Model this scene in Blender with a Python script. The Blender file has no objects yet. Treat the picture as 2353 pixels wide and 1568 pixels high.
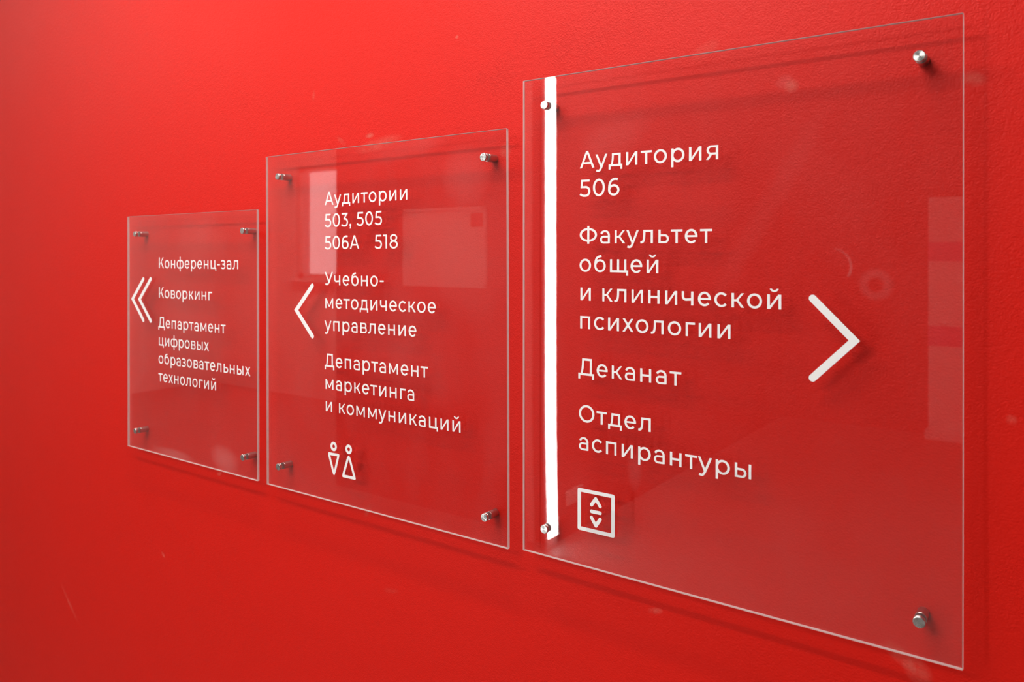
import bpy, bmesh, math, random
import numpy as np
from mathutils import Vector, Matrix

# ------------------------------------------------------------------ scene, camera, light
scene = bpy.context.scene
COL = scene.collection
EYE = Vector((0.0, -0.939, 1.65))
AL = math.radians(53.9793)                    # angle between the view axis and the wall
cam_d = bpy.data.cameras.new('camera')
cam = bpy.data.objects.new('camera', cam_d)
COL.objects.link(cam)
scene.camera = cam
cam_d.sensor_fit = 'HORIZONTAL'
cam_d.sensor_width = 36.0
cam_d.lens = 36.0 * 1815.7 / 2353.0
cam_d.shift_y = -204.425 / 2353.0
cam_d.clip_start = 0.02
cam.location = EYE
cam.rotation_euler = (math.radians(90), 0, math.radians(90) - AL)
cam_d.dof.use_dof = True
cam_d.dof.focus_distance = 1.14
cam_d.dof.aperture_fstop = 7.0

world = bpy.data.worlds.new('world')
scene.world = world
world.use_nodes = True
world.node_tree.nodes['Background'].inputs[0].default_value = (1.0, 0.96, 0.95, 1)
world.node_tree.nodes['Background'].inputs[1].default_value = 2.6     # daylight outside the window

scene.view_settings.view_transform = 'Standard'
scene.view_settings.look = 'None'
scene.view_settings.exposure = 0.07
scene.view_settings.gamma = 1.0
scene.view_settings.use_curve_mapping = False
scene.cycles.use_denoising = True
scene.cycles.max_bounces = 10
scene.cycles.transparent_max_bounces = 24
scene.cycles.caustics_reflective = False
scene.cycles.caustics_refractive = False
scene.cycles.sample_clamp_indirect = 6.0

# lamp strengths (radiance of the diffusers)
E_NEAR, E_MID, E_STRIP, E_HALL_FILL, E_ALCOVE_FILL = 104.0, 118.0, 36.0, 14.5, 6.5
Y_NEAR, Z_NEAR = -0.49, 3.22
Y_MID, Z_MID = -1.19, 3.06

# ------------------------------------------------------------------ helpers
def tag(o, label=None, cat=None, group=None, kind=None):
    if label: o['label'] = label
    if cat: o['category'] = cat
    if group: o['group'] = group
    if kind: o['kind'] = kind
    return o

def thing(name, label, cat, loc=(0, 0, 0), group=None):
    o = bpy.data.objects.new(name, None)
    o.empty_display_size = 0.05
    COL.objects.link(o)
    o.location = loc
    return tag(o, label, cat, group)

def obj(name, bm, mats, parent=None, loc=(0, 0, 0), smooth=False):
    me = bpy.data.meshes.new(name)
    bm.to_mesh(me)
    bm.free()
    if not isinstance(mats, (list, tuple)): mats = [mats]
    for m in mats: me.materials.append(m)
    if smooth:
        for p in me.polygons: p.use_smooth = True
    o = bpy.data.objects.new(name, me)
    COL.objects.link(o)
    o.location = loc
    if parent is not None: o.parent = parent
    return o

def add_box(bm, x0, x1, y0, y1, z0, z1, mat=0):
    v = [bm.verts.new(p) for p in ((x0,y0,z0),(x1,y0,z0),(x1,y1,z0),(x0,y1,z0),(x0,y0,z1),(x1,y0,z1),(x1,y1,z1),(x0,y1,z1))]
    fs = []
    for q in ((0,3,2,1),(4,5,6,7),(0,1,5,4),(1,2,6,5),(2,3,7,6),(3,0,4,7)):
        f = bm.faces.new([v[i] for i in q]); f.material_index = mat; fs.append(f)
    return v, fs

def box_bm(*a):
    bm = bmesh.new(); add_box(bm, *a); return bm

def bevel_box_bm(x0, x1, y0, y1, z0, z1, r, seg=2):
    bm = bmesh.new(); add_box(bm, x0, x1, y0, y1, z0, z1)
    bmesh.ops.bevel(bm, geom=bm.edges[:], offset=r, segments=seg, profile=0.5, affect='EDGES')
    return bm

def lathe_bm(profile, n=48, smooth_ang=35):
    """profile: (radius, depth) pairs; turned about the Y axis (depth runs along -Y)."""
    bm = bmesh.new()
    rings = []
    for r, d in profile:
        if r <= 1e-7:
            rings.append([bm.verts.new((0, -d, 0))])
        else:
            rings.append([bm.verts.new((r*math.cos(2*math.pi*i/n), -d, r*math.sin(2*math.pi*i/n))) for i in range(n)])
    for a, b in zip(rings, rings[1:]):
        for i in range(n):
            j = (i+1) % n
            if len(a) == 1: bm.faces.new((a[0], b[i], b[j]))
            elif len(b) == 1: bm.faces.new((a[i], b[0], a[j]))
            else: bm.faces.new((a[i], b[i], b[j], a[j]))
    bmesh.ops.recalc_face_normals(bm, faces=bm.faces[:])
    bm.edges.ensure_lookup_table()
    for e in bm.edges:
        e.smooth = not (len(e.link_faces) == 2 and e.calc_face_angle(0) > math.radians(smooth_ang))
    for f in bm.faces: f.smooth = True
    return bm

# ------------------------------------------------------------------ materials
def new_mat(name):
    m = bpy.data.materials.new(name); m.use_nodes = True
    nt = m.node_tree; nt.nodes.clear()
    out = nt.nodes.new('ShaderNodeOutputMaterial')
    return m, nt, out

def N(nt, typ, **kw):
    n = nt.nodes.new(typ)
    for k, v in kw.items():
        if k.startswith('i_'):
            key = k[2:]
            n.inputs[int(key) if key.isdigit() else key.replace('_', ' ')].default_value = v
        else: setattr(n, k, v)
    return n

def math_n(nt, op, a, b=None, c=None, clamp=False):
    n = nt.nodes.new('ShaderNodeMath'); n.operation = op; n.use_clamp = clamp
    for i, x in enumerate((a, b, c)):
        if x is None: continue
        if isinstance(x, (int, float)): n.inputs[i].default_value = x
        else: nt.links.new(x, n.inputs[i])
    return n.outputs[0]

def simple(name, col, rough=0.5, metal=0.0, spec=0.5):
    m, nt, out = new_mat(name)
    p = N(nt, 'ShaderNodeBsdfPrincipled')
    p.inputs['Base Color'].default_value = (*col, 1)
    p.inputs['Roughness'].default_value = rough
    p.inputs['Metallic'].default_value = metal
    p.inputs['Specular IOR Level'].default_value = spec
    nt.links.new(p.outputs[0], out.inputs[0])
    return m, nt, p

def emissive(name, col, strength):
    m, nt, out = new_mat(name)
    e = N(nt, 'ShaderNodeEmission')
    e.inputs[0].default_value = (*col, 1); e.inputs[1].default_value = strength
    nt.links.new(e.outputs[0], out.inputs[0])
    return m

def blob_mask(nt, pos, blobs, axis=('X', 'Z')):
    """sum of soft oval marks (x, z, rx, rz, angle deg, strength) in the surface's own plane"""
    sep = N(nt, 'ShaderNodeSeparateXYZ'); nt.links.new(pos, sep.inputs[0])
    px, pz = sep.outputs[axis[0]], sep.outputs[axis[1]]
    total = None
    for x, z, rx, rz, ang, s in blobs:
        c, sn = math.cos(math.radians(ang)), math.sin(math.radians(ang))
        dx = math_n(nt, 'SUBTRACT', px, x); dz = math_n(nt, 'SUBTRACT', pz, z)
        a = math_n(nt, 'MULTIPLY', math_n(nt, 'MULTIPLY_ADD', dx, c, math_n(nt, 'MULTIPLY', dz, sn)), 1/rx)
        b = math_n(nt, 'MULTIPLY', math_n(nt, 'MULTIPLY_ADD', dz, c, math_n(nt, 'MULTIPLY', dx, -sn)), 1/rz)
        r2 = math_n(nt, 'MULTIPLY_ADD', a, a, math_n(nt, 'MULTIPLY', b, b))
        k = math_n(nt, 'MULTIPLY', math_n(nt, 'SUBTRACT', 1.0, r2, clamp=True), s)
        total = k if total is None else math_n(nt, 'ADD', total, k)
    return total

# red satin paint with roller texture, dusty scuffs
def red_paint():
    m, nt, out = new_mat('red_wall_paint')
    p = N(nt, 'ShaderNodeBsdfPrincipled')
    tc = N(nt, 'ShaderNodeTexCoord')
    o = tc.outputs['Object']
    n1 = N(nt, 'ShaderNodeTexNoise', i_Scale=430.0, i_Detail=2.0, i_Roughness=0.55)
    n2 = N(nt, 'ShaderNodeTexNoise', i_Scale=140.0, i_Detail=2.0, i_Roughness=0.5)
    n3 = N(nt, 'ShaderNodeTexNoise', i_Scale=3.2, i_Detail=4.0, i_Roughness=0.6)
    n4 = N(nt, 'ShaderNodeTexNoise', i_Scale=60.0, i_Detail=5.0, i_Roughness=0.7)
    for n in (n1, n2, n3, n4): nt.links.new(o, n.inputs['Vector'])
    h = math_n(nt, 'MULTIPLY_ADD', n2.outputs[0], 0.8, n1.outputs[0])
    b = N(nt, 'ShaderNodeBump', i_Strength=0.40, i_Distance=0.0012)
    nt.links.new(h, b.inputs['Height'])
    nt.links.new(b.outputs[0], p.inputs['Normal'])
    scuffs = blob_mask(nt, o, SCUFFS)
    sc = math_n(nt, 'MULTIPLY', scuffs, math_n(nt, 'MULTIPLY_ADD', n4.outputs[0], 2.6, -0.75, clamp=True), clamp=True)
    mx = N(nt, 'ShaderNodeMix', data_type='RGBA')
    mx.inputs['A'].default_value = (0.64, 0.0070, 0.0014, 1)
    mx.inputs['B'].default_value = (0.66, 0.16, 0.12, 1)
    nt.links.new(sc, mx.inputs['Factor'])
    nt.links.new(mx.outputs['Result'], p.inputs['Base Color'])
    nt.links.new(math_n(nt, 'MULTIPLY_ADD', n3.outputs[0], 0.12, 0.42), p.inputs['Roughness'])
    p.inputs['Specular IOR Level'].default_value = 0.24
    nt.links.new(p.outputs[0], out.inputs[0])
    return m

SCUFFS = [(-0.980, 1.847, 0.012, 0.005, 0, 0.7), (-0.960, 1.831, 0.060, 0.012, 8, 0.45), (-1.050, 1.843, 0.016, 0.005, -35, 0.45),
          (-0.385, 1.902, 0.022, 0.010, 25, 0.25), (-0.279, 1.844, 0.010, 0.009, 0, 0.5), (-0.095, 1.829, 0.014, 0.009, -20, 0.45),
          (-0.146, 1.201, 0.014, 0.018, 40, 0.55), (-0.163, 1.213, 0.022, 0.010, -35, 0.4), (-0.453, 1.184, 0.012, 0.005, 15, 0.5),
          (-0.695, 1.800, 0.012, 0.012, -30, 0.4), (-0.061, 1.481, 0.006, 0.006, 0, 0.45), (-1.41, 1.205, 0.010, 0.006, 20, 0.5),
          (-0.985, 1.212, 0.016, 0.006, 60, 0.3), (-1.616, 0.995, 0.010, 0.005, -35, 0.55), (-0.93, 1.09, 0.02, 0.005, 10, 0.2),
          (-2.038, 0.778, 0.060, 0.006, -40, 0.35), (-1.124, 1.931, 0.012, 0.004, 80, 0.35), (-0.788, 1.983, 0.004, 0.003, 0, 1.0)]
M_RED = red_paint()

def plaster(name, col, rough=0.7):
    m, nt, p = simple(name, col, rough, spec=0.3)
    tc = N(nt, 'ShaderNodeTexCoord')
    n = N(nt, 'ShaderNodeTexNoise', i_Scale=180.0, i_Detail=3.0)
    nt.links.new(tc.outputs['Object'], n.inputs['Vector'])
    b = N(nt, 'ShaderNodeBump', i_Strength=0.12, i_Distance=0.001)
    nt.links.new(n.outputs[0], b.inputs['Height']); nt.links.new(b.outputs[0], p.inputs['Normal'])
    return m
M_WHITE = plaster('white_plaster', (0.78, 0.77, 0.75))
M_DARK = plaster('dark_grey_plaster', (0.03, 0.029, 0.03))
M_CEIL = plaster('grey_ceiling', (0.22, 0.22, 0.22))

def floor_mat():
    m, nt, p = simple('grey_floor', (0.4, 0.39, 0.38), 0.45)
    tc = N(nt, 'ShaderNodeTexCoord')
    n = N(nt, 'ShaderNodeTexNoise', i_Scale=3.0, i_Detail=6.0)
    nt.links.new(tc.outputs['Object'], n.inputs['Vector'])
    r = N(nt, 'ShaderNodeValToRGB')
    r.color_ramp.elements[0].color = (0.13, 0.128, 0.125, 1); r.color_ramp.elements[1].color = (0.20, 0.197, 0.19, 1)
    nt.links.new(n.outputs[0], r.inputs[0]); nt.links.new(r.outputs[0], p.inputs['Base Color'])
    return m
M_FLOOR = floor_mat()

def fresnel_fac(nt, f0=0.04):
    lw = N(nt, 'ShaderNodeLayerWeight'); lw.inputs['Blend'].default_value = 0.5
    p5 = math_n(nt, 'POWER', lw.outputs['Facing'], 5.0)
    return math_n(nt, 'MULTIPLY_ADD', p5, 1.0 - f0, f0)

def acrylic(name, haze=1.0, marks=None, seed=0.0):
    """clear sheet: thin-sheet transmission, mirror reflection, faint wiped dust"""
    m, nt, out = new_mat(name)
    tr = N(nt, 'ShaderNodeBsdfTransparent'); tr.inputs[0].default_value = (0.995, 0.995, 0.995, 1)
    gl = N(nt, 'ShaderNodeBsdfGlossy'); gl.inputs['Roughness'].default_value = 0.012
    gl.inputs[0].default_value = (1, 1, 1, 1)
    tc = N(nt, 'ShaderNodeTexCoord')
    mp = N(nt, 'ShaderNodeMapping'); mp.inputs['Location'].default_value = (seed, seed*0.37, -seed)
    mp.inputs['Scale'].default_value = (1, 1, 0.6)
    nt.links.new(tc.outputs['Object'], mp.inputs[0])
    a = N(nt, 'ShaderNodeTexNoise', i_Scale=9.0, i_Detail=5.0, i_Roughness=0.62, i_Distortion=0.9)
    s = N(nt, 'ShaderNodeTexNoise', i_Scale=900.0, i_Detail=1.0)
    for n in (a, s): nt.links.new(mp.outputs[0], n.inputs['Vector'])
    cloud = math_n(nt, 'MULTIPLY_ADD', a.outputs[0], 2.6, -1.05, clamp=True)
    speck = math_n(nt, 'MULTIPLY_ADD', s.outputs[0], 14.0, -10.6, clamp=True)
    dust = math_n(nt, 'MULTIPLY_ADD', cloud, 0.020*haze, 0.002*haze)
    dust = math_n(nt, 'MULTIPLY_ADD', speck, 0.10*haze, dust)
    if marks:
        bl = blob_mask(nt, tc.outputs['Object'], marks)
        dust = math_n(nt, 'ADD', dust, bl)
    di = N(nt, 'ShaderNodeBsdfDiffuse'); di.inputs[0].default_value = (0.85, 0.83, 0.81, 1)
    mx1 = N(nt, 'ShaderNodeMixShader'); mx2 = N(nt, 'ShaderNodeMixShader')
    nt.links.new(fresnel_fac(nt), mx1.inputs[0])
    nt.links.new(tr.outputs[0], mx1.inputs[1]); nt.links.new(gl.outputs[0], mx1.inputs[2])
    nt.links.new(math_n(nt, 'MAXIMUM', dust, 0.0, clamp=True), mx2.inputs[0])
    nt.links.new(mx1.outputs[0], mx2.inputs[1]); nt.links.new(di.outputs[0], mx2.inputs[2])
    nt.links.new(mx2.outputs[0], out.inputs[0])
    return m

def edge_mat(top=False):
    m, nt, out = new_mat('polished_acrylic_edge')
    tr = N(nt, 'ShaderNodeBsdfTransparent'); tr.inputs[0].default_value = (0.9, 0.9, 0.9, 1)
    di = N(nt, 'ShaderNodeBsdfDiffuse'); di.inputs[0].default_value = (0.92, 0.92, 0.91, 1)
    tl = N(nt, 'ShaderNodeBsdfTranslucent'); tl.inputs[0].default_value = (0.95, 0.95, 0.94, 1)
    a = N(nt, 'ShaderNodeMixShader'); a.inputs[0].default_value = 0.55
    b = N(nt, 'ShaderNodeMixShader'); b.inputs[0].default_value = 0.95
    nt.links.new(di.outputs[0], a.inputs[1]); nt.links.new(tl.outputs[0], a.inputs[2])
    nt.links.new(tr.outputs[0], b.inputs[1]); nt.links.new(a.outputs[0], b.inputs[2])
    nt.links.new(b.outputs[0], out.inputs[0])
    if top:                                       # top edge copy: light swallowed inside the sheet is put in as dark tint
        tr.inputs[0].default_value = (0.22, 0.22, 0.22, 1); b.inputs[0].default_value = 0.30
    return m
M_EDGE = edge_mat()
M_EDGE_TOP = edge_mat(True)
M_VINYL, _, _ = simple('white_vinyl', (0.86, 0.86, 0.87), 0.45, spec=0.3)

def steel(name, rough, aniso, col=(0.62, 0.62, 0.60)):
    m, nt, p = simple(name, col, rough, 1.0)
    p.inputs['Anisotropic'].default_value = aniso
    t = N(nt, 'ShaderNodeTangent'); t.direction_type = 'RADIAL'; t.axis = 'Y'
    nt.links.new(t.outputs[0], p.inputs['Tangent'])
    tc = N(nt, 'ShaderNodeTexCoord')
    w = N(nt, 'ShaderNodeTexNoise', i_Scale=900.0, i_Detail=2.0)
    nt.links.new(tc.outputs['Object'], w.inputs['Vector'])
    nt.links.new(math_n(nt, 'MULTIPLY_ADD', w.outputs[0], 0.16, rough - 0.08), p.inputs['Roughness'])
    return m
M_CAP = steel('turned_steel', 0.26, 0.75)
M_BARREL = steel('brushed_steel', 0.34, 0.3, (0.55, 0.55, 0.54))

# ------------------------------------------------------------------ the hall (setting)
CEIL = 3.30
def struct(name, bm, m): return tag(obj(name, bm, m), kind='structure')
struct('wall_north', box_bm(-9.0, 3.5, 0.0, 0.2, 0.0, CEIL), M_RED)
struct('floor', box_bm(-9.0, 3.5, -7.4, 0.2, -0.15, 0.0), M_FLOOR)
struct('ceiling', box_bm(-9.2, 3.7, -7.6, 0.2, CEIL, CEIL + 0.15), M_CEIL)
struct('wall_east', box_bm(3.5, 3.7, -7.4, 0.2, 0.0, CEIL), M_WHITE)
struct('wall_far', box_bm(-2.5, 3.5, -7.4, -7.2, 0.0, CEIL), M_DARK)
struct('wall_west', box_bm(-2.7, -2.5, -7.4, -2.95, 0.0, CEIL), M_DARK)
struct('wall_south', box_bm(-4.30, -2.5, -2.95, -2.90, 0.0, CEIL), M_DARK)
struct('wall_inner', box_bm(-4.30, -4.10, -5.0, -2.95, 0.0, CEIL), M_WHITE)
struct('wall_corridor', box_bm(-9.2, -9.0, -5.2, 0.2, 0.0, CEIL), M_WHITE)
struct('trim_1', box_bm(-2.654, -2.612, -2.90, -2.885, 0.0, 2.9), M_WHITE)
# alcove wall with a window
bm = bmesh.new()
WX0, WX1, WZ0, WZ1 = -7.36, -6.0, 1.35, 2.62
add_box(bm, -9.0, WX0, -5.2, -5.0, 0, CEIL); add_box(bm, WX1, -4.1, -5.2, -5.0, 0, CEIL)
add_box(bm, WX0, WX1, -5.2, -5.0, 0, WZ0); add_box(bm, WX0, WX1, -5.2, -5.0, WZ1, CEIL)
struct('wall_alcove', bm, M_WHITE)

# ------------------------------------------------------------------ lamps
def linear_lamp(label, x0, x1, y, z, w, e, drop):
    t = thing('linear_lamp', label, 'lamp', ((x0+x1)/2, y, CEIL), 'linear lamps above the red wall')
    h = (x1-x0)/2
    zc = z - CEIL
    obj('housing', bevel_box_bm(-h, h, -w/2-0.006, w/2+0.006, zc+0.002, zc+0.05, 0.003), M_HOUS, t)
    obj('diffuser', box_bm(-h+0.01, h-0.01, -w/2, w/2, zc-0.008, zc+0.002), emissive('lamp_glow', (1.0, 0.96, 0.90), e), t)
    if zc + 0.05 < -0.03:
        for s in (-1, 1):
            obj('hanger', box_bm(s*h*0.8-0.002, s*h*0.8+0.002, -0.002, 0.002, zc+0.05, 0.0), M_HOUS, t)
    return t
M_HOUS, _, _ = simple('white_lamp_metal', (0.8, 0.8, 0.8), 0.4)
linear_lamp('long white linear lamp close to the red wall', -1.6, -0.35, Y_NEAR, Z_NEAR, 0.05, E_NEAR, 0)
linear_lamp('long white linear lamp hanging one metre before the red wall', -1.9, -0.35, Y_MID, Z_MID, 0.04, E_MID, 0)

def fill_panel(label, x, y, sx, sy, e):  # unseen lamps added as soft fill for the red wall and alcove
    t = thing('fill_lamp', label, 'lamp', (x, y, CEIL), 'added fill lamps under the ceiling')
    obj('frame', bevel_box_bm(-sx/2-0.02, sx/2+0.02, -sy/2-0.02, sy/2+0.02, -0.03, 0.0, 0.004), M_HOUS, t)
    obj('diffuser', box_bm(-sx/2, sx/2, -sy/2, sy/2, -0.036, -0.03), emissive('fill_glow', (1.0, 0.95, 0.88), e), t)
fill_panel('added fill lamp under the middle of the hall ceiling', -1.5, -3.3, 1.8, 1.2, E_HALL_FILL)
fill_panel('added fill lamp in the corridor west of the hall', -4.2, -1.7, 1.6, 1.0, E_ALCOVE_FILL)
fill_panel('added fill lamp in the white alcove', -6.8, -3.0, 1.8, 1.4, E_ALCOVE_FILL)

t = thing('vertical_lamp', 'tall glowing white strip lamp standing at the dark wall corner', 'lamp', (-2.5, -2.895, 0))
obj('housing', box_bm(-0.004, 0.012, -0.054, 0.052, 0.0, 2.9), M_HOUS, t)
obj('diffuser', bevel_box_bm(0.012, 0.022, -0.048, 0.046, 0.055, 2.89, 0.004), emissive('strip_glow', (1.0, 0.985, 0.97), E_STRIP), t)

# ------------------------------------------------------------------ lettering: stroke-built outlines (distance fields traced to contours)
XH, CAPH, W, H, OV = 0.526, 0.70, 0.094, 0.083, 0.010
class G:
    step = 0.0066
    def __init__(s, wid, y0=-0.24, y1=0.80):
        xs = np.arange(-0.05, wid + 0.05 + s.step, s.step); ys = np.arange(y0, y1, s.step)
        s.x, s.y = np.meshgrid(xs, ys); s.d = np.full(s.x.shape, 9.0); s.xs, s.ys = xs, ys; s.wid = wid
    def add(s, d): s.d = np.minimum(s.d, d); return s
    def box(s, x0, x1, y0, y1):
        cx, cy, hx, hy = (x0+x1)/2, (y0+y1)/2, (x1-x0)/2, (y1-y0)/2
        return np.maximum(np.abs(s.x-cx)-hx, np.abs(s.y-cy)-hy)
    def poly(s, pts):
        P = np.array(pts, float); d = np.full(s.x.shape, 9.0); sg = np.ones(s.x.shape)
        for i in range(len(P)):
            a, b = P[i], P[i-1]; e = b-a
            if e@e < 1e-12: continue
            wx, wy = s.x-a[0], s.y-a[1]
            t = np.clip((wx*e[0]+wy*e[1])/(e@e), 0, 1)
            d = np.minimum(d, np.hypot(wx-t*e[0], wy-t*e[1]))
            c1, c2, c3 = s.y >= a[1], s.y < b[1], e[0]*wy > e[1]*wx
            flip = (c1 & c2 & c3) | (~c1 & ~c2 & ~c3)
            sg = np.where(flip, -sg, sg)
        return sg*d
    def ell(s, cx, cy, rx, ry):
        px, py = s.x-cx, s.y-cy
        k = np.hypot(px/rx, py/ry); g = np.hypot(px/rx**2, py/ry**2) + 1e-9
        return k*(k-1)/g
    def ring(s, cx, cy, rx, ry, w=W, h=H): return np.maximum(s.ell(cx, cy, rx, ry), -s.ell(cx, cy, rx-w, ry-h))
    def path(s, pts, w=W):
        d = np.full(s.x.shape, 9.0)
        for a, b in zip(pts, pts[1:]):
            a = np.array(a, float); e = np.array(b, float)-a
            wx, wy = s.x-a[0], s.y-a[1]; t = np.clip((wx*e[0]+wy*e[1])/(e@e+1e-12), 0, 1)
            d = np.minimum(d, np.hypot(wx-t*e[0], wy-t*e[1]))
        return d - w/2
    def below(s, y): return s.y - y
    def above(s, y): return y - s.y
    def left(s, x): return s.x - x
    def right(s, x): return x - s.x
    def rstad(s, x0, x1, y0, y1, w=W, h=H):
        """bowl open to the left: from x0, round on the right at x1"""
        r = (y1-y0)/2; cy = (y0+y1)/2; cx = x1-r
        o = np.where(s.x > cx, np.hypot(s.x-cx, s.y-cy)-r, np.abs(s.y-cy)-r)
        i = np.where(s.x > cx, s.ell(cx, cy, r-w, r-h), np.abs(s.y-cy)-(r-h))
        return np.maximum(np.maximum(o, -i), s.right(x0))
    def lstad(s, x0, x1, y0, y1, w=W, h=H):
        r = (y1-y0)/2; cy = (y0+y1)/2; cx = x0+r
        o = np.where(s.x < cx, np.hypot(s.x-cx, s.y-cy)-r, np.abs(s.y-cy)-r)
        i = np.where(s.x < cx, s.ell(cx, cy, r-w, r-h), np.abs(s.y-cy)-(r-h))
        return np.maximum(np.maximum(o, -i), s.left(x1))

def bez(p0, p1, p2, p3, n=14):
    t = np.linspace(0, 1, n)[:, None]
    p0, p1, p2, p3 = map(np.array, (p0, p1, p2, p3))
    return [tuple(q) for q in (1-t)**3*p0 + 3*(1-t)**2*t*p1 + 3*(1-t)*t**2*p2 + t**3*p3]
mx, mn = np.maximum, np.minimum

def glyph(ch):
    c = ch
    if c == 'о':
        g = G(.548); g.add(g.ring(.274, XH/2, .274, XH/2+OV))
    elif c == 'О':
        g = G(.735); g.add(g.ring(.3675, .35, .3675, .36, .098, .09))
    elif c == '0':
        g = G(.555); g.add(g.ring(.2775, .35, .2775, .36, .098, .088))
    elif c == 'р':
        g = G(.543); g.add(g.box(0, W, -.194, XH)); g.add(g.ring(.272, XH/2, .271, XH/2+OV))
    elif c == 'с':
        g = G(.482); r = g.ring(.272, XH/2, .272, XH/2+OV)
        cut = mx(g.right(.272), np.abs(g.y-XH/2) - .92*(g.x-.272)); cut = mx(cut*.74, g.right(.272))
        g.add(mx(r, -cut))
    elif c == 'е':
        g = G(.512); r = g.ring(.256, XH/2, .256, XH/2+OV)
        cut = mx(g.below(.232), (XH/2-.045 - .70*(g.x-.256) - g.y)*.82); cut = mx(cut, g.right(.256))
        g.add(mx(r, -cut)); g.add(mx(g.box(.06, .50, .230, .302), g.ell(.256, XH/2, .252, XH/2)))
    elif c == 'а':
        g = G(.455)
        g.add(g.box(.363, .455, 0, .33))
        r = g.ring(.228, .330, .227, .206, .092, .083)
        keep = mn(mx(g.above(.322), g.right(.228)), mx(g.left(.228), (.405 - .55*(g.x-.02) - g.y)*.8))
        g.add(mx(r, keep))
        g.add(g.lstad(0, .41, -.009, .311, .09, .074))
    elif c == 'б':
        g = G(.533)
        g.add(g.ring(.2665, .255, .2665, .265))
        top = bez((.047, .27), (.035, .52), (.12, .615), (.27, .640)) + bez((.27, .640), (.36, .655), (.42, .662), (.49, .698))[1:]
        g.add(mx(g.path(top, .088), (g.x*.35 - g.y*.0 + (g.x-.46)*.8 + (g.y-.70)*.35)*.9))
    elif c == 'в':
        g = G(.47); g.add(g.box(0, W, 0, XH))
        g.add(g.rstad(.05, .445, .238, XH, .088, .074)); g.add(g.rstad(.05, .472, 0, .312, .09, .074))
    elif c == 'г':
        g = G(.373); g.add(g.box(0, W, 0, XH)).add(g.box(0, .373, XH-H, XH))
    elif c == 'д':
        g = G(.62)
        g.add(g.box(0, .62, 0, H)).add(g.box(0, .086, -.125, H)).add(g.box(.534, .62, -.125, H))
        g.add(g.box(.452, .545, 0, XH)).add(g.box(.15, .545, XH-H, XH))
        g.add(g.poly([(.150, XH), (.240, XH), (.225, .25), (.170, .03), (.075, .03), (.125, .16), (.143, .30)]))
    elif c == 'з':
        g = G(.43)
        up = [(.02, .455)] + bez((.06, .478), (.15, .51), (.375, .51), (.368, .385))[0:] + bez((.368, .385), (.362, .30), (.28, .278), (.15, .278))[1:]
        lo = bez((.15, .278), (.32, .278), (.388, .235), (.386, .150)) + bez((.386, .15), (.384, .02), (.16, .005), (.02, .075))[1:]
        g.add(mx(g.path(up, .082), -(g.x-.03) - .6*(g.y-.46))); g.add(mx(g.path(lo, .082), -(g.x-.03) + .6*(g.y-.075)))
    elif c in 'ий':
        g = G(.496); g.add(g.box(0, W, 0, XH)).add(g.box(.496-W, .496, 0, XH))
        g.add(g.poly([(.010, 0), (.104, 0), (.486, XH), (.392, XH)]))
        if c == 'й':
            g.add(mx(g.path(bez((.115, .77), (.135, .60), (.361, .60), (.381, .77), 18), .068), g.below(.728)))
    elif c == 'к':
        g = G(.472); g.add(g.box(0, W, 0, XH)).add(g.box(.05, .21, .225, .302))
        g.add(g.poly([(.155, .275), (.365, XH), (.462, XH), (.222, .240)]))
        g.add(g.poly([(.150, .285), (.232, .305), (.474, 0), (.362, 0)]))
    elif c == 'л':
        g = G(.54); g.add(g.box(.446, .54, 0, XH)).add(g.box(.125, .54, XH-H, XH))
        leg = [(.172, XH), (.170, .36)] + bez((.168, .30), (.158, .10), (.125, .030), (.02, .036))
        g.add(mx(mx(g.path(leg, .090), g.below(XH)), g.right(.0)))
    elif c == 'м':
        g = G(.62); g.add(g.box(0, .088, 0, XH)).add(g.box(.532, .62, 0, XH))
        for sgn in (0, 1):
            P = [(0, XH), (.092, XH), (.350, .085), (.270, .085)]
            if sgn: P = [(.62-a, b) for a, b in P]
            g.add(g.poly(P))
    elif c == 'н':
        g = G(.477); g.add(g.box(0, W, 0, XH)).add(g.box(.477-W, .477, 0, XH)).add(g.box(0, .477, .222, .304))
    elif c == 'п':
        g = G(.477); g.add(g.box(0, W, 0, XH)).add(g.box(.477-W, .477, 0, XH)).add(g.box(0, .477, XH-H, XH))
    elif c == 'т':
        g = G(.477); g.add(g.box(0, .477, XH-H, XH)).add(g.box(.2385-W/2, .2385+W/2, 0, XH))
    elif c == 'у':
        g = G(.55)
        g.add(g.poly([(0, XH), (.098, XH), (.318, .02), (.262, -.06)]))
        g.add(g.poly([(.455, XH), (.55, XH), (.312, -.045), (.218, -.03)]))
        tail = bez((.285, .02), (.235, -.12), (.18, -.185), (.055, -.128), 16)
        g.add(mx(g.path(tail, .086), -(g.x-.042) + .45*(g.y+.135)))
    elif c == 'ф':
        g = G(.76, -.26); g.add(g.box(.335, .425, -.194, .742))
        g.add(g.ring(.24, XH/2, .24, XH/2+OV)).add(g.ring(.52, XH/2, .24, XH/2+OV))
        hole = mn(g.ell(.235, XH/2, .145, .19), g.ell(.525, XH/2, .145, .19))
        g.d = mx(g.d, -mx(hole, -(np.abs(g.x-.38)-.045)))
    elif c == 'х':
        g = G(.49)
        g.add(g.poly([(0, 0), (.104, 0), (.483, XH), (.380, XH)])).add(g.poly([(.386, 0), (.49, 0), (.110, XH), (.006, XH)]))
    elif c == 'ц':
        g = G(.575); g.add(g.box(0, W, 0, XH)).add(g.box(.477-W, .477, 0, XH)).add(g.box(0, .565, 0, H)).add(g.box(.485, .57, -.125, H))
    elif c == 'щ':
        g = G(.82)
        for x in (0, .322, .644): g.add(g.box(x, x+W, 0, XH))
        g.add(g.box(0, .81, 0, H)).add(g.box(.735, .82, -.125, H))
    elif c == 'ч':
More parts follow.
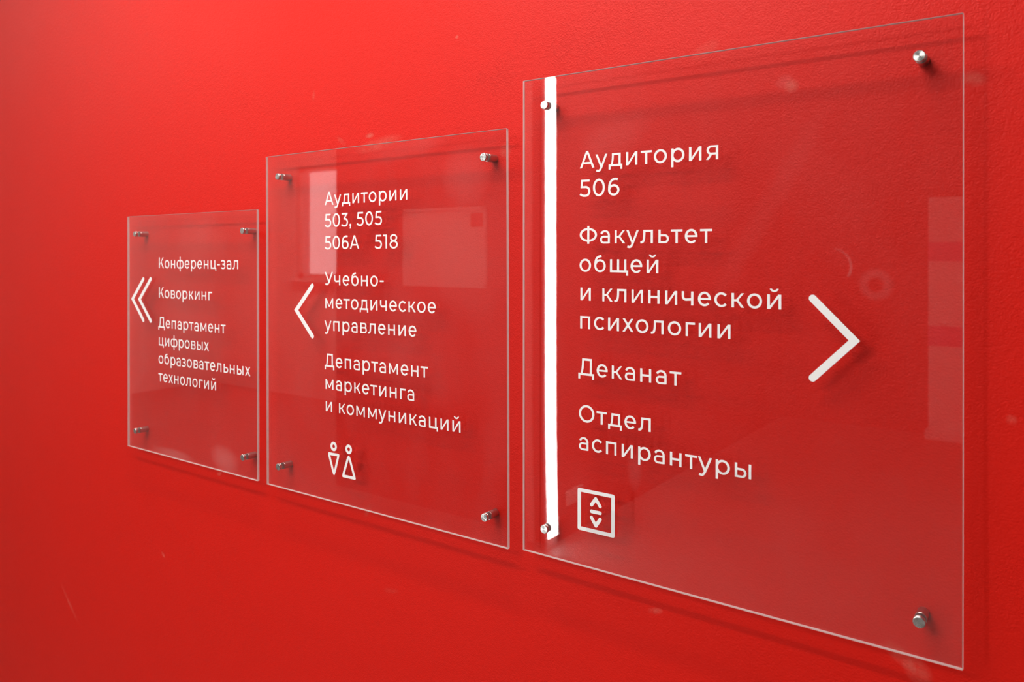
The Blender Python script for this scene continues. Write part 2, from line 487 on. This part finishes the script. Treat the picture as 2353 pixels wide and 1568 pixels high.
        g = G(.47); g.add(g.box(.376, .47, 0, XH)).add(g.box(0, W, .36, XH))
        p = [(.047, .40)] + bez((.047, .37), (.047, .25), (.10, .212), (.19, .212)) + [(.42, .232)]
        g.add(mx(g.path(p, .088), g.left(.44)))
    elif c == 'ь':
        g = G(.44); g.add(g.box(0, W, 0, XH)).add(g.rstad(.05, .44, 0, .345, .09, .076))
    elif c == 'ы':
        g = G(.61); g.add(g.box(0, W, 0, XH)).add(g.rstad(.05, .435, 0, .345, .09, .076)).add(g.box(.61-W, .61, 0, XH))
    elif c == 'я':
        g = G(.473); g.add(g.box(.473-W, .473, 0, XH)).add(g.lstad(.02, .43, .182, XH, .09, .076))
        g.add(g.poly([(0, 0), (.105, 0), (.265, .225), (.165, .225)]))
    elif c == 'А':
        g = G(.695)
        g.add(g.poly([(0, 0), (.102, 0), (.3955, .70), (.299, .70)])).add(g.poly([(.593, 0), (.695, 0), (.396, .70), (.2995, .70)]))
        g.add(g.box(.12, .575, .168, .248))
    elif c == 'Д':
        g = G(.75)
        g.add(g.box(0, .75, 0, .088)).add(g.box(0, .092, -.15, .088)).add(g.box(.658, .75, -.15, .088))
        g.add(g.box(.548, .646, 0, .70)).add(g.box(.185, .646, .612, .70))
        g.add(g.poly([(.185, .70), (.281, .70), (.262, .32), (.195, .03), (.09, .03), (.145, .20), (.172, .42)]))
    elif c == 'К':
        g = G(.575); g.add(g.box(0, .098, 0, .70))
        g.add(g.poly([(.06, .205), (.442, .70), (.556, .70), (.06, .16)])).add(g.poly([(.06, .22), (.06, .30), (.12, .305), (.11, .22)]))
        g.add(g.poly([(.208, .395), (.285, .46), (.578, 0), (.464, 0)]))
    elif c == 'У':
        g = G(.65, -.05)
        g.add(g.poly([(0, .70), (.107, .70), (.372, .21), (.318, .125)]))
        g.add(g.poly([(.548, .70), (.65, .70), (.372, .10), (.272, .13)]))
        tail = bez((.345, .20), (.275, .04), (.19, .01), (.075, .066), 16)
        g.add(mx(g.path(tail, .088), -(g.x-.055) + .45*(g.y-.06)))
    elif c == 'Ф':
        g = G(.82, -.05); g.add(g.box(.362, .458, -.02, .72)).add(g.ring(.41, .35, .41, .285, .098, .088))
    elif c == '5':
        g = G(.515)
        g.add(g.box(.075, .475, .614, .70)).add(g.poly([(.075, .70), (.165, .70), (.142, .37), (.046, .37)]))
        g.add(g.box(.046, .24, .352, .436))
        r = g.rstad(.22, .515, -.01, .436, .098, .086)
        g.add(r)
        tail = bez((.235, .033), (.15, .033), (.09, .06), (.025, .115))
        g.add(mx(g.path(tail, .086), -(g.x-.02) + .9*(g.y-.105)))
    elif c == '6':
        g = G(.53)
        g.add(g.ring(.272, .220, .258, .230, .096, .086))
        p = bez((.060, .25), (.050, .56), (.20, .70), (.415, .655)) + [(.48, .632)]
        g.add(mx(g.path(p, .092), (g.x-.455)*.9 - .4*(g.y-.64)))
    elif c == '3':
        g = G(.51)
        g.add(g.box(.035, .475, .614, .70)).add(g.poly([(.355, .655), (.475, .655), (.272, .40), (.170, .40)]))
        r = g.rstad(.17, .51, -.01, .435, .098, .086); g.add(mx(r, -g.box(.0, .19, .30, .5)))
        tail = bez((.19, .033), (.12, .033), (.07, .06), (.015, .10))
        g.add(mx(g.path(tail, .086), -(g.x-.012) + .8*(g.y-.09)))
    elif c == '8':
        g = G(.56)
        g.add(g.ring(.28, .198, .28, .208, .096, .084)).add(g.ring(.28, .530, .245, .180, .094, .080))
    elif c == '1':
        g = G(.26); g.add(g.box(.162, .26, 0, .70)).add(g.box(0, .24, .614, .70))
    elif c == ',':
        g = G(.125); g.add(g.ell(.062, .060, .062, .062)).add(g.poly([(.055, .03), (.123, .05), (.075, -.125), (.015, -.125)]))
    elif c == '-':
        g = G(.27); g.add(g.box(0, .27, .216, .298))
    return g

def contours(g):
    """marching squares with linear interpolation, chained into closed loops"""
    d = np.where(np.abs(g.d) < 1e-6, 1e-6, g.d); ny, nx = d.shape; ins = d < 0
    k = ins[:-1, :-1].astype(int) + 2*ins[:-1, 1:] + 4*ins[1:, 1:] + 8*ins[1:, :-1]
    seg = {}
    T = {1: [(3, 0)], 2: [(0, 1)], 3: [(3, 1)], 4: [(1, 2)], 5: [(3, 2), (1, 0)], 6: [(0, 2)], 7: [(3, 2)], 8: [(2, 3)],
         9: [(2, 0)], 10: [(0, 3), (2, 1)], 11: [(2, 1)], 12: [(1, 3)], 13: [(1, 0)], 14: [(0, 3)]}
    def key(i, j, e):
        return {0: ('h', i, j), 2: ('h', i+1, j), 3: ('v', i, j), 1: ('v', i, j+1)}[e]
    for i, j in np.argwhere((k > 0) & (k < 15)):
        for a, b in T[int(k[i, j])]: seg[key(i, j, a)] = key(i, j, b)
    def pt(q):
        t, i, j = q
        if t == 'h': a, b = d[i, j], d[i, j+1]; f = a/(a-b); return (g.xs[j]+f*g.step, g.ys[i])
        a, b = d[i, j], d[i+1, j]; f = a/(a-b); return (g.xs[j], g.ys[i]+f*g.step)
    loops = []
    while seg:
        s = next(iter(seg)); loop = [s]; n = seg.pop(s)
        while n != s and n in seg: loop.append(n); n = seg.pop(n)
        P = np.array([pt(q) for q in loop])
        if len(P) < 6: continue
        keep = []                                           # drop points that lie on a straight run
        m = len(P)
        def simp(a, b):
            if b - a < 2: return
            A, B = P[a % m], P[b % m]; e = B-A; L = np.hypot(*e)+1e-12
            idx = np.arange(a+1, b); q = P[idx % m]-A
            dist = np.abs(e[0]*q[:, 1]-e[1]*q[:, 0])/L
            w = int(dist.argmax())
            if dist[w] > 0.0011:
                simp(a, a+1+w); keep.append((a+1+w) % m); simp(a+1+w, b)
        far = int(np.hypot(*(P-P[0]).T).argmax())
        keep.append(0); simp(0, far); keep.append(far); simp(far, m)
        loops.append(P[sorted(set(keep))])
    return loops

def islands(loops):
    """outer loops, each with the holes that lie inside it"""
    def area(l): return 0.5*float(np.sum(l[:, 0]*np.roll(l[:, 1], -1) - np.roll(l[:, 0], -1)*l[:, 1]))
    def inside(p, l):
        x, y = l[:, 0], l[:, 1]; x2, y2 = np.roll(x, -1), np.roll(y, -1)
        c = ((y > p[1]) != (y2 > p[1])) & (p[0] < (x2-x)*(p[1]-y)/(y2-y+1e-15)+x)
        return int(c.sum()) % 2 == 1
    depth = [sum(inside(l[0], m) for k, m in enumerate(loops) if k != i) for i, l in enumerate(loops)]
    res = []
    for i, l in enumerate(loops):
        if depth[i] % 2 == 0:
            hs = [m if area(m) < 0 else m[::-1] for j, m in enumerate(loops) if depth[j] == depth[i]+1 and inside(m[0], l)]
            res.append([l if area(l) > 0 else l[::-1]] + hs)
    return res

def fill(loops):
    """triangulated flat shape: points, ordered loops, triangles"""
    flat, out, tris = [], [], []
    for isl in islands(loops):
        base = len(flat)
        bm = bmesh.new()
        vs = []
        for l in isl:
            v = [bm.verts.new((p[0], p[1], 0)) for p in l]
            vs += v
            for a, b in zip(v, v[1:]+v[:1]): bm.edges.new((a, b))
        bm.verts.index_update()
        bmesh.ops.triangle_fill(bm, use_beauty=True, use_dissolve=False, edges=bm.edges[:])
        tris += [[base+v.index for v in f.verts] for f in bm.faces]
        bm.free()
        flat += [(float(p[0]), float(p[1]), 0.0) for l in isl for p in l]
        out += isl
    return flat, out, tris

_cache = {}
def glyph_shape(ch):
    if ch not in _cache:
        g = glyph(ch); L = contours(g)
        flat, L, tris = fill(L)
        _cache[ch] = (g.wid, L, flat, tris)
    return _cache[ch]

def add_shape(bm, flat, loops, tris, fn, depth):
    """flat outline -> thin plate: fn maps (a, b) to (x, z) on the sheet; front at -depth"""
    fr = []; bk = []
    for p in flat:
        x, z = fn(p[0], p[1]); fr.append(bm.verts.new((x, -depth, z))); bk.append(bm.verts.new((x, 0, z)))
    for t in tris:
        a, b, c = (flat[i] for i in t)
        cr = (b[0]-a[0])*(c[1]-a[1]) - (b[1]-a[1])*(c[0]-a[0])
        if abs(cr) < 1e-14: continue
        try: bm.faces.new([fr[i] for i in (t if cr > 0 else t[::-1])])
        except ValueError: pass
    s = 0
    for l in loops:
        n = len(l)
        for i in range(n):
            j = (i+1) % n
            try: bm.faces.new((fr[s+i], bk[s+i], bk[s+j], fr[s+j]))
            except ValueError: pass
        s += n

# side bearings in em (left, right)
SB = {'а': (.048, .075), 'б': (.055, .045), 'в': (.09, .04), 'г': (.095, .012), 'д': (.012, .028), 'е': (.045, .043), 'з': (.025, .04),
      'и': (.095, .095), 'й': (.095, .095), 'к': (.095, .018), 'л': (.015, .09), 'м': (.095, .095), 'н': (.095, .095), 'о': (.042, .042),
      'п': (.095, .095), 'р': (.09, .042), 'с': (.042, .033), 'т': (.004, .004), 'у': (-.015, .005), 'ф': (.042, .042), 'х': (.018, .018),
      'ц': (.095, .012), 'ч': (.045, .09), 'щ': (.095, .005), 'ь': (.095, .025), 'ы': (.095, .095), 'я': (.04, .095),
      'А': (.01, .015), 'Д': (.02, .028), 'К': (.105, .012), 'О': (.055, .055), 'У': (.0, .0), 'Ф': (.045, .045),
      '5': (.04, .035), '0': (.045, .045), '6': (.05, .04), '3': (.02, .04), '8': (.045, .045), '1': (.01, .09), ',': (.03, .03), '-': (.04, .04), ' ': (.13, .13)}
EM = 0.0325
VINYL = 0.00018
def layout(text):
    x = 0.0; out = []; nsp = 0
    for i, ch in enumerate(text):
        l, r = SB[ch]
        if ch == ' ': x += l + r
        else:
            x += l; out.append((ch, x, i)); x += glyph_shape(ch)[0] + r
    return out

def lettering_bm(text, x_ink, z, width, slope, em=EM):
    """one line of letters whose ink runs from x_ink over the given width (metres)"""
    lay = layout(text)
    ink0 = lay[0][1]; ink1 = lay[-1][1] + glyph_shape(lay[-1][0])[0]
    n = max(1, lay[-1][2])
    track = (width/em - (ink1-ink0))/n
    bm = bmesh.new()
    c, s = math.cos(slope), math.sin(slope)
    for ch, x, i in lay:
        _, loops, flat, tris = glyph_shape(ch)
        dx = x - ink0 + track*i
        add_shape(bm, flat, loops, tris, lambda a, b: (x_ink + em*((a+dx)*c - b*s), z + em*(b*c + (a+dx)*s)), VINYL)
    return bm, track

class GI(G):
    """icon field in millimetres"""
    def __init__(s, x0, x1, y0, y1, step=0.16):
        s.step = step; s.xs = np.arange(x0-2, x1+2, step); s.ys = np.arange(y0-2, y1+2, step)
        s.x, s.y = np.meshgrid(s.xs, s.ys); s.d = np.full(s.x.shape, 99.0); s.wid = x1-x0
def icon_bm(g, ox, oz):
    L = contours_mm(g)
    flat, L, tris = fill([l*0.01 for l in L])
    flat = [(p[0]*100, p[1]*100, 0) for p in flat]
    bm = bmesh.new()
    add_shape(bm, flat, L, tris, lambda a, b: (a/1000-ox, b/1000-oz), VINYL)
    return bm
def contours_mm(g):
    h = G.__new__(G); k = 1/40.0
    h.d = g.d*k; h.xs = g.xs*k; h.ys = g.ys*k; h.step = g.step*k
    return [l*40.0 for l in contours(h)]

def chevron(tipx, tipz, dx, dz, w, ends_round=True):
    """arrow head: sharp mitred tip, round ends (mm)"""
    x0, x1 = sorted((tipx - 8*(1 if dx > 0 else -1), tipx+dx))
    g = GI(x0-6, x1+6, tipz-dz-6, tipz+dz+6)
    g.add(g.path([(tipx+dx, tipz+dz), (tipx, tipz), (tipx+dx, tipz-dz)], w))
    a = math.atan2(dz, abs(dx)); m = (w/2)/math.sin(a); sg = 1 if dx > 0 else -1
    e = 10
    nx, nz = math.sin(a)*w/2, math.cos(a)*w/2
    g.add(g.poly([(tipx-sg*m, tipz), (tipx-sg*m+sg*e*math.cos(a), tipz+e*math.sin(a)), (tipx+sg*m*0.92, tipz), (tipx-sg*m+sg*e*math.cos(a), tipz-e*math.sin(a))]))
    return g

# ------------------------------------------------------------------ acrylic signs
GAP_BACK, GAP = 0.019, 0.024                   # back and front of the sheets before the wall
def sheet_bm(w, h, twist=None):
    bm = bmesh.new()
    add_box(bm, -w/2, w/2, -GAP, -GAP_BACK, -h/2, h/2)
    bmesh.ops.bevel(bm, geom=bm.edges[:], offset=0.00055, segments=1, affect='EDGES')
    bm.normal_update()
    for f in bm.faces:
        n = f.normal
        f.material_index = 0 if (n.y < -0.99) else 1 if n.y > 0.99 else 3 if n.z > 0.6 else 2
    if twist:
        big = [f for f in bm.faces if f.material_index < 2]
        ed = list({e for f in big for e in f.edges})
        for k in range(24):
            z = -h/2 + h*(k+1)/25.0
            bmesh.ops.bisect_plane(bm, geom=bm.verts[:]+bm.edges[:]+bm.faces[:], plane_co=(0, 0, z), plane_no=(0, 0, 1))
        for v in bm.verts: v.co.y += twist(v.co.x, v.co.z)
        for f in bm.faces:
            if f.material_index < 2: f.smooth = True
        for e in bm.edges:
            if len({f.material_index for f in e.link_faces}) > 1: e.smooth = False
    return bm

CAP_BM = [(0.0, 0.0290), (0.0054, 0.0290), (0.0060, 0.0285), (0.0060, 0.0262), (0.0055, 0.0259), (0.0055, 0.0254), (0.0060, 0.0251), (0.0060, 0.0240), (0.0, 0.0240)]
BAR_BM = [(0.0, 0.019), (0.0060, 0.019), (0.0060, 0.0178), (0.00565, 0.0175), (0.00565, 0.0170), (0.0060, 0.0167), (0.0060, 0.0), (0.0, 0.0)]
CAP_ME = obj('cap', lathe_bm(CAP_BM, 56), M_CAP); BAR_ME = obj('barrel', lathe_bm(BAR_BM, 56), M_BARREL)
cap_mesh, bar_mesh = CAP_ME.data, BAR_ME.data
for o in (CAP_ME, BAR_ME): bpy.data.objects.remove(o)

def standoff(parent, x, z):
    s = bpy.data.objects.new('standoff', bar_mesh); COL.objects.link(s)
    s.parent = parent; s.location = (x, 0, z); s['label'] = 'steel standoff barrel behind the clear sheet'
    c = bpy.data.objects.new('cap', cap_mesh); COL.objects.link(c); c.parent = s
    return s

def sign(name, label, x0, x1, z1, z0, roll_deg, tslope, marks, haze, lines, icons, twist=None, seed=0.0):
    cx, cz = (x0+x1)/2, (z0+z1)/2; w, h = x1-x0, z1-z0
    roll = math.radians(roll_deg)
    t = thing('acrylic_sign', label, 'sign', (cx, 0, cz), 'clear acrylic wall signs')
    t.rotation_euler = (0, -roll, 0)
    face = acrylic(name + '_acrylic', haze, marks, seed)
    back = acrylic(name + '_acrylic_back', 0.35, None, seed + 3.1)
    sh = obj('acrylic_sheet', sheet_bm(w, h, twist), [face, back, M_EDGE, M_EDGE_TOP], t)
    cr, sr = math.cos(roll), math.sin(roll)
    def local(x, z):
        a, b = x-cx, z-cz
        return (a*cr + b*sr, -a*sr + b*cr)
    for text, x, z, width in lines:
        lx, lz = local(x/1000, z/1000)
        bm, tk = lettering_bm(text, lx, lz, width/1000, tslope)
        o = obj('lettering', bm, M_VINYL, t, (0, -GAP, 0))
        o['label'] = 'white lettering line reading ' + text
        print('track %-16s %.4f' % (text, tk))
    for nm, lab, g in icons:
        o = obj(nm, icon_bm(g, cx, cz), M_VINYL, t, (0, -GAP, 0)); o['label'] = lab
    for x in (-1, 1):
        for z in (1, -1): standoff(t, x*(w/2-0.0395), z*(h/2-0.0392))
    return t

# pictograms (millimetres on the wall plane)
def person_icon(cx, hz, tri, inner, w=4.5):
    g = GI(cx-18, cx+18, 1266, 1328)
    g.add(np.abs(np.hypot(g.x-cx, g.y-hz)-5.65)-2.35)
    g.add(g.path(tri+[tri[0]], w))
    g.add(mx(g.poly(inner)-4.6, -g.poly(inner)))
    g.d = mx(g.d, -g.poly(inner))
    g.add(np.abs(np.hypot(g.x-cx, g.y-hz)-5.65)-2.35)
    return g
man = person_icon(-1043.6, 1317.3, [(-1055.0, 1303.7), (-1031.6, 1303.9), (-1043.0, 1270.6)], [(-1052.7, 1301.3), (-1034.5, 1301.7), (-1043.0, 1275.7)])
woman = person_icon(-1006.2, 1317.7, [(-1006.0, 1304.7), (-1020.0, 1270.7), (-991.6, 1271.0)], [(-1006.1, 1301.3), (-1017.0, 1273.2), (-994.9, 1273.5)])
lift = GI(-557, -497, 1274, 1334)
def rbox(g, x0, x1, y0, y1, r):
    qx = np.abs(g.x-(x0+x1)/2)-(x1-x0)/2+r; qy = np.abs(g.y-(y0+y1)/2)-(y1-y0)/2+r
    return np.hypot(np.maximum(qx, 0), np.maximum(qy, 0)) + np.minimum(np.maximum(qx, qy), 0) - r
lift.add(np.maximum(rbox(lift, -555.6, -499.0, 1275.5, 1332.0, 2.8), -lift.box(-550.4, -504.2, 1280.6, 1327.2)))
lift.add(lift.path([(-533.9, 1312.8), (-527.5, 1321.6), (-520.8, 1312.8)], 4.8))
lift.add(lift.path([(-534.0, 1303.9), (-520.8, 1303.9)], 4.8))
lift.add(lift.path([(-534.0, 1295.6), (-527.3, 1286.0), (-520.8, 1295.6)], 4.8))

LEFT_MARKS = [(0.02, 0.02, 0.13, 0.16, 20, 0.022), (0.13, -0.23, 0.05, 0.03, -10, 0.06), (-0.05, -0.245, 0.08, 0.012, 0, 0.07), (0.05, 0.19, 0.1, 0.07, 0, 0.02)]
sign('left', 'smallest clear sign with double left arrows, leftmost of the three on the red wall',
     -1.7191, -1.2547, 1.7292, 1.2206, 0.1366, 0.0029, LEFT_MARKS, 0.8,
     [('Конференц-зал', -1590.7, 1615.8, 277.6), ('Коворкинг', -1590.7, 1553.1, 192.2), ('Департамент', -1592.6, 1490.1, 239.0),
      ('цифровых', -1590.7, 1452.3, 181.2), ('образовательных', -1591.9, 1414.1, 316.4), ('технологий', -1592.6, 1376.3, 207.3)],
     [('arrow', 'outer white left chevron', chevron(-1696.8, 1547.4, 44.5, 44.7, 8.1)),
      ('arrow', 'inner white left chevron', chevron(-1668.2, 1547.7, 44.9, 44.9, 8.1))], seed=1.7)

MID_MARKS = [(0.17, 0.10, 0.16, 0.12, 10, 0.016), (0.05, -0.02, 0.2, 0.09, -15, 0.018), (0.2, 0.24, 0.05, 0.05, 0, 0.03), (0.08, 0.29, 0.1, 0.02, 8, 0.02)]
sign('middle', 'middle clear sign with one left arrow and restroom pictograms',
     -1.2277, -0.6739, 1.8275, 1.2213, 0.2185, 0.0062, MID_MARKS, 0.75,
     [('Аудитории', -1065.7, 1731.1, 195.5), ('503, 505', -1065.7, 1693.1, 139.2), ('506А', -1065.7, 1654.7, 85.7), ('518', -943.4, 1655.5, 52.3),
      ('Учебно-', -1065.7, 1592.8, 143.0), ('методическое', -1064.0, 1553.1, 253.9), ('управление', -1066.2, 1514.6, 215.5),
      ('Департамент', -1065.7, 1452.2, 239.5), ('маркетинга', -1063.4, 1413.6, 208.0), ('и коммуникаций', -1062.8, 1375.3, 302.1)],
     [('arrow', 'white left chevron', chevron(-1141.5, 1547.2, 43.3, 44.2, 8.1)),
      ('man_pictogram', 'white outline figure with a triangle pointing down', man),
      ('woman_pictogram', 'white outline figure with a triangle pointing up', woman)], seed=5.3)

def ring_marks(x, z, r, w, s, n=26):
    return [(x+r*math.cos(2*math.pi*i/n), z+r*math.sin(2*math.pi*i/n), w, w, 0, s) for i in range(n)]
cx3, cz3 = (-0.6467-0.1009)/2, (1.8928+1.2268)/2
RIGHT_MARKS = ring_marks(-0.183-cx3, 1.615-cz3, 0.0125, 0.0068, 0.014, 14)
for i in range(8):                                            # curved wipe mark left of the round one
    a = math.radians(75 - 14*i)
    RIGHT_MARKS.append((-0.228-cx3+0.020*math.cos(a), 1.634-cz3+0.020*math.sin(a), 0.0045, 0.0022, math.degrees(a)+90, 0.05*(0.4+0.08*i)))
RIGHT_MARKS += [(-0.28-cx3, 1.845-cz3, 0.012, 0.009, 20, 0.03), (-0.30-cx3, 1.70-cz3, 0.16, 0.016, 60, 0.009), (-0.47-cx3, 1.37-cz3, 0.012, 0.03, 0, 0.02), (-0.5-cx3, 1.80-cz3, 0.06, 0.03, 20, 0.018)]
def bow(x, z):                                                # the sheet is slightly wound towards its lower edge
    k = max(0.0, (-0.05 - z)/0.28)
    return -0.0036*k*k*(x+0.243)
sign('right', 'largest clear sign with a right arrow and lift pictogram, rightmost of the three',
     -0.6467, -0.1009, 1.8928, 1.2268, -0.028, -0.0036, RIGHT_MARKS, 0.35,
     [('Аудитория', -552.2, 1762.7, 193.8), ('506', -552.6, 1724.5, 60.4), ('Факультет', -552.4, 1661.7, 186.4), ('общей', -552.6, 1623.7, 115.6),
      ('и клинической', -551.3, 1585.1, 268.0), ('психологии', -551.7, 1547.0, 208.4), ('Деканат', -554.6, 1484.5, 148.6),
      ('Отдел', -553.6, 1421.8, 106.2), ('аспирантуры', -553.6, 1384.0, 235.4)],
     [('arrow', 'white right chevron', chevron(-204.4, 1553.5, -44.0, 44.6, 8.4)),
      ('lift_pictogram', 'white square with up and down arrows', lift)], twist=bow, seed=9.1)

# ------------------------------------------------------------------ things that show only as reflections in the sheets
M_PAPER, _, _ = simple('white_paper', (0.8, 0.8, 0.78), 0.6)
M_PINK, _, _ = simple('pink_print', (0.75, 0.25, 0.42), 0.6)
M_PLAST, _, _ = simple('white_plastic', (0.78, 0.78, 0.77), 0.35)
M_BLACK, _, _ = simple('dark_hole', (0.03, 0.03, 0.03), 0.5)
M_REDP, _, _ = simple('red_print', (0.5, 0.03, 0.03), 0.6)
t = thing('notice_board', 'white notice board with a red corner square on the dark wall', 'notice', (-3.29, -2.9, 1.68))
obj('board', bevel_box_bm(-0.345, 0.345, 0, 0.012, -0.245, 0.245, 0.002), M_PAPER, t)
obj('corner_square', box_bm(0.225, 0.325, 0.012, 0.0135, 0.125, 0.21), M_REDP, t)
bm = bmesh.new()
for x in (-0.345, 0.325): add_box(bm, x, x+0.02, 0.0, 0.018, -0.245, 0.245)
for z in (-0.25, 0.23): add_box(bm, -0.345, 0.345, 0.0, 0.018, z, z+0.02)
obj('frame', bm, M_PLAST, t)

t = thing('socket_plate', 'white double socket plate low on the dark wall', 'socket', (-2.5, -3.165, 0.218))
obj('plate', bevel_box_bm(0, 0.010, -0.095, 0.095, -0.042, 0.042, 0.003), M_PLAST, t)
for y in (-0.045, 0.045):
    bm = bmesh.new()
    for dy in (-0.0095, 0.0095): bmesh.ops.create_cone(bm, cap_ends=True, segments=16, radius1=0.0026, radius2=0.0026, depth=0.003, matrix=Matrix.Translation((0.0105, y+dy, 0)) @ Matrix.Rotation(math.pi/2, 4, 'Y'))
    obj('socket_holes', bm, M_BLACK, t)

t = thing('banner_stand', 'tall white banner with pink bands by the far wall', 'banner', (-0.62, -7.05, 0))
obj('banner', box_bm(-0.53, 0.45, -0.004, 0.004, 0.08, 2.14), M_PAPER, t)
for z0, z1 in ((1.57, 1.74), (0.81, 0.99)):
    obj('pink_band', box_bm(-0.53, 0.45, 0.004, 0.006, z0, z1), M_PINK, t)
obj('base', bevel_box_bm(-0.55, 0.47, -0.1, 0.1, 0.0, 0.08, 0.01), M_PLAST, t)

# window in the alcove
w = struct('window_1', box_bm(WX0+0.05, WX1-0.05, -5.115, -5.107, WZ0+0.05, WZ1-0.05), acrylic('window_glass', 0.2, None, 2.0))
bm = bmesh.new()
for x in (WX0, WX1-0.05): add_box(bm, x, x+0.05, -5.15, -5.06, WZ0, WZ1)
for z in (WZ0, WZ1-0.05): add_box(bm, WX0, WX1, -5.15, -5.06, z, z+0.05)
add_box(bm, -6.70, -6.66, -5.14, -5.07, WZ0, WZ1)
fr = obj('window_frame', bm, M_PLAST, w)
sl = obj('window_sill', bevel_box_bm(WX0-0.05, WX1+0.05, -5.06, -4.88, WZ0-0.035, WZ0, 0.004), M_PLAST, w)
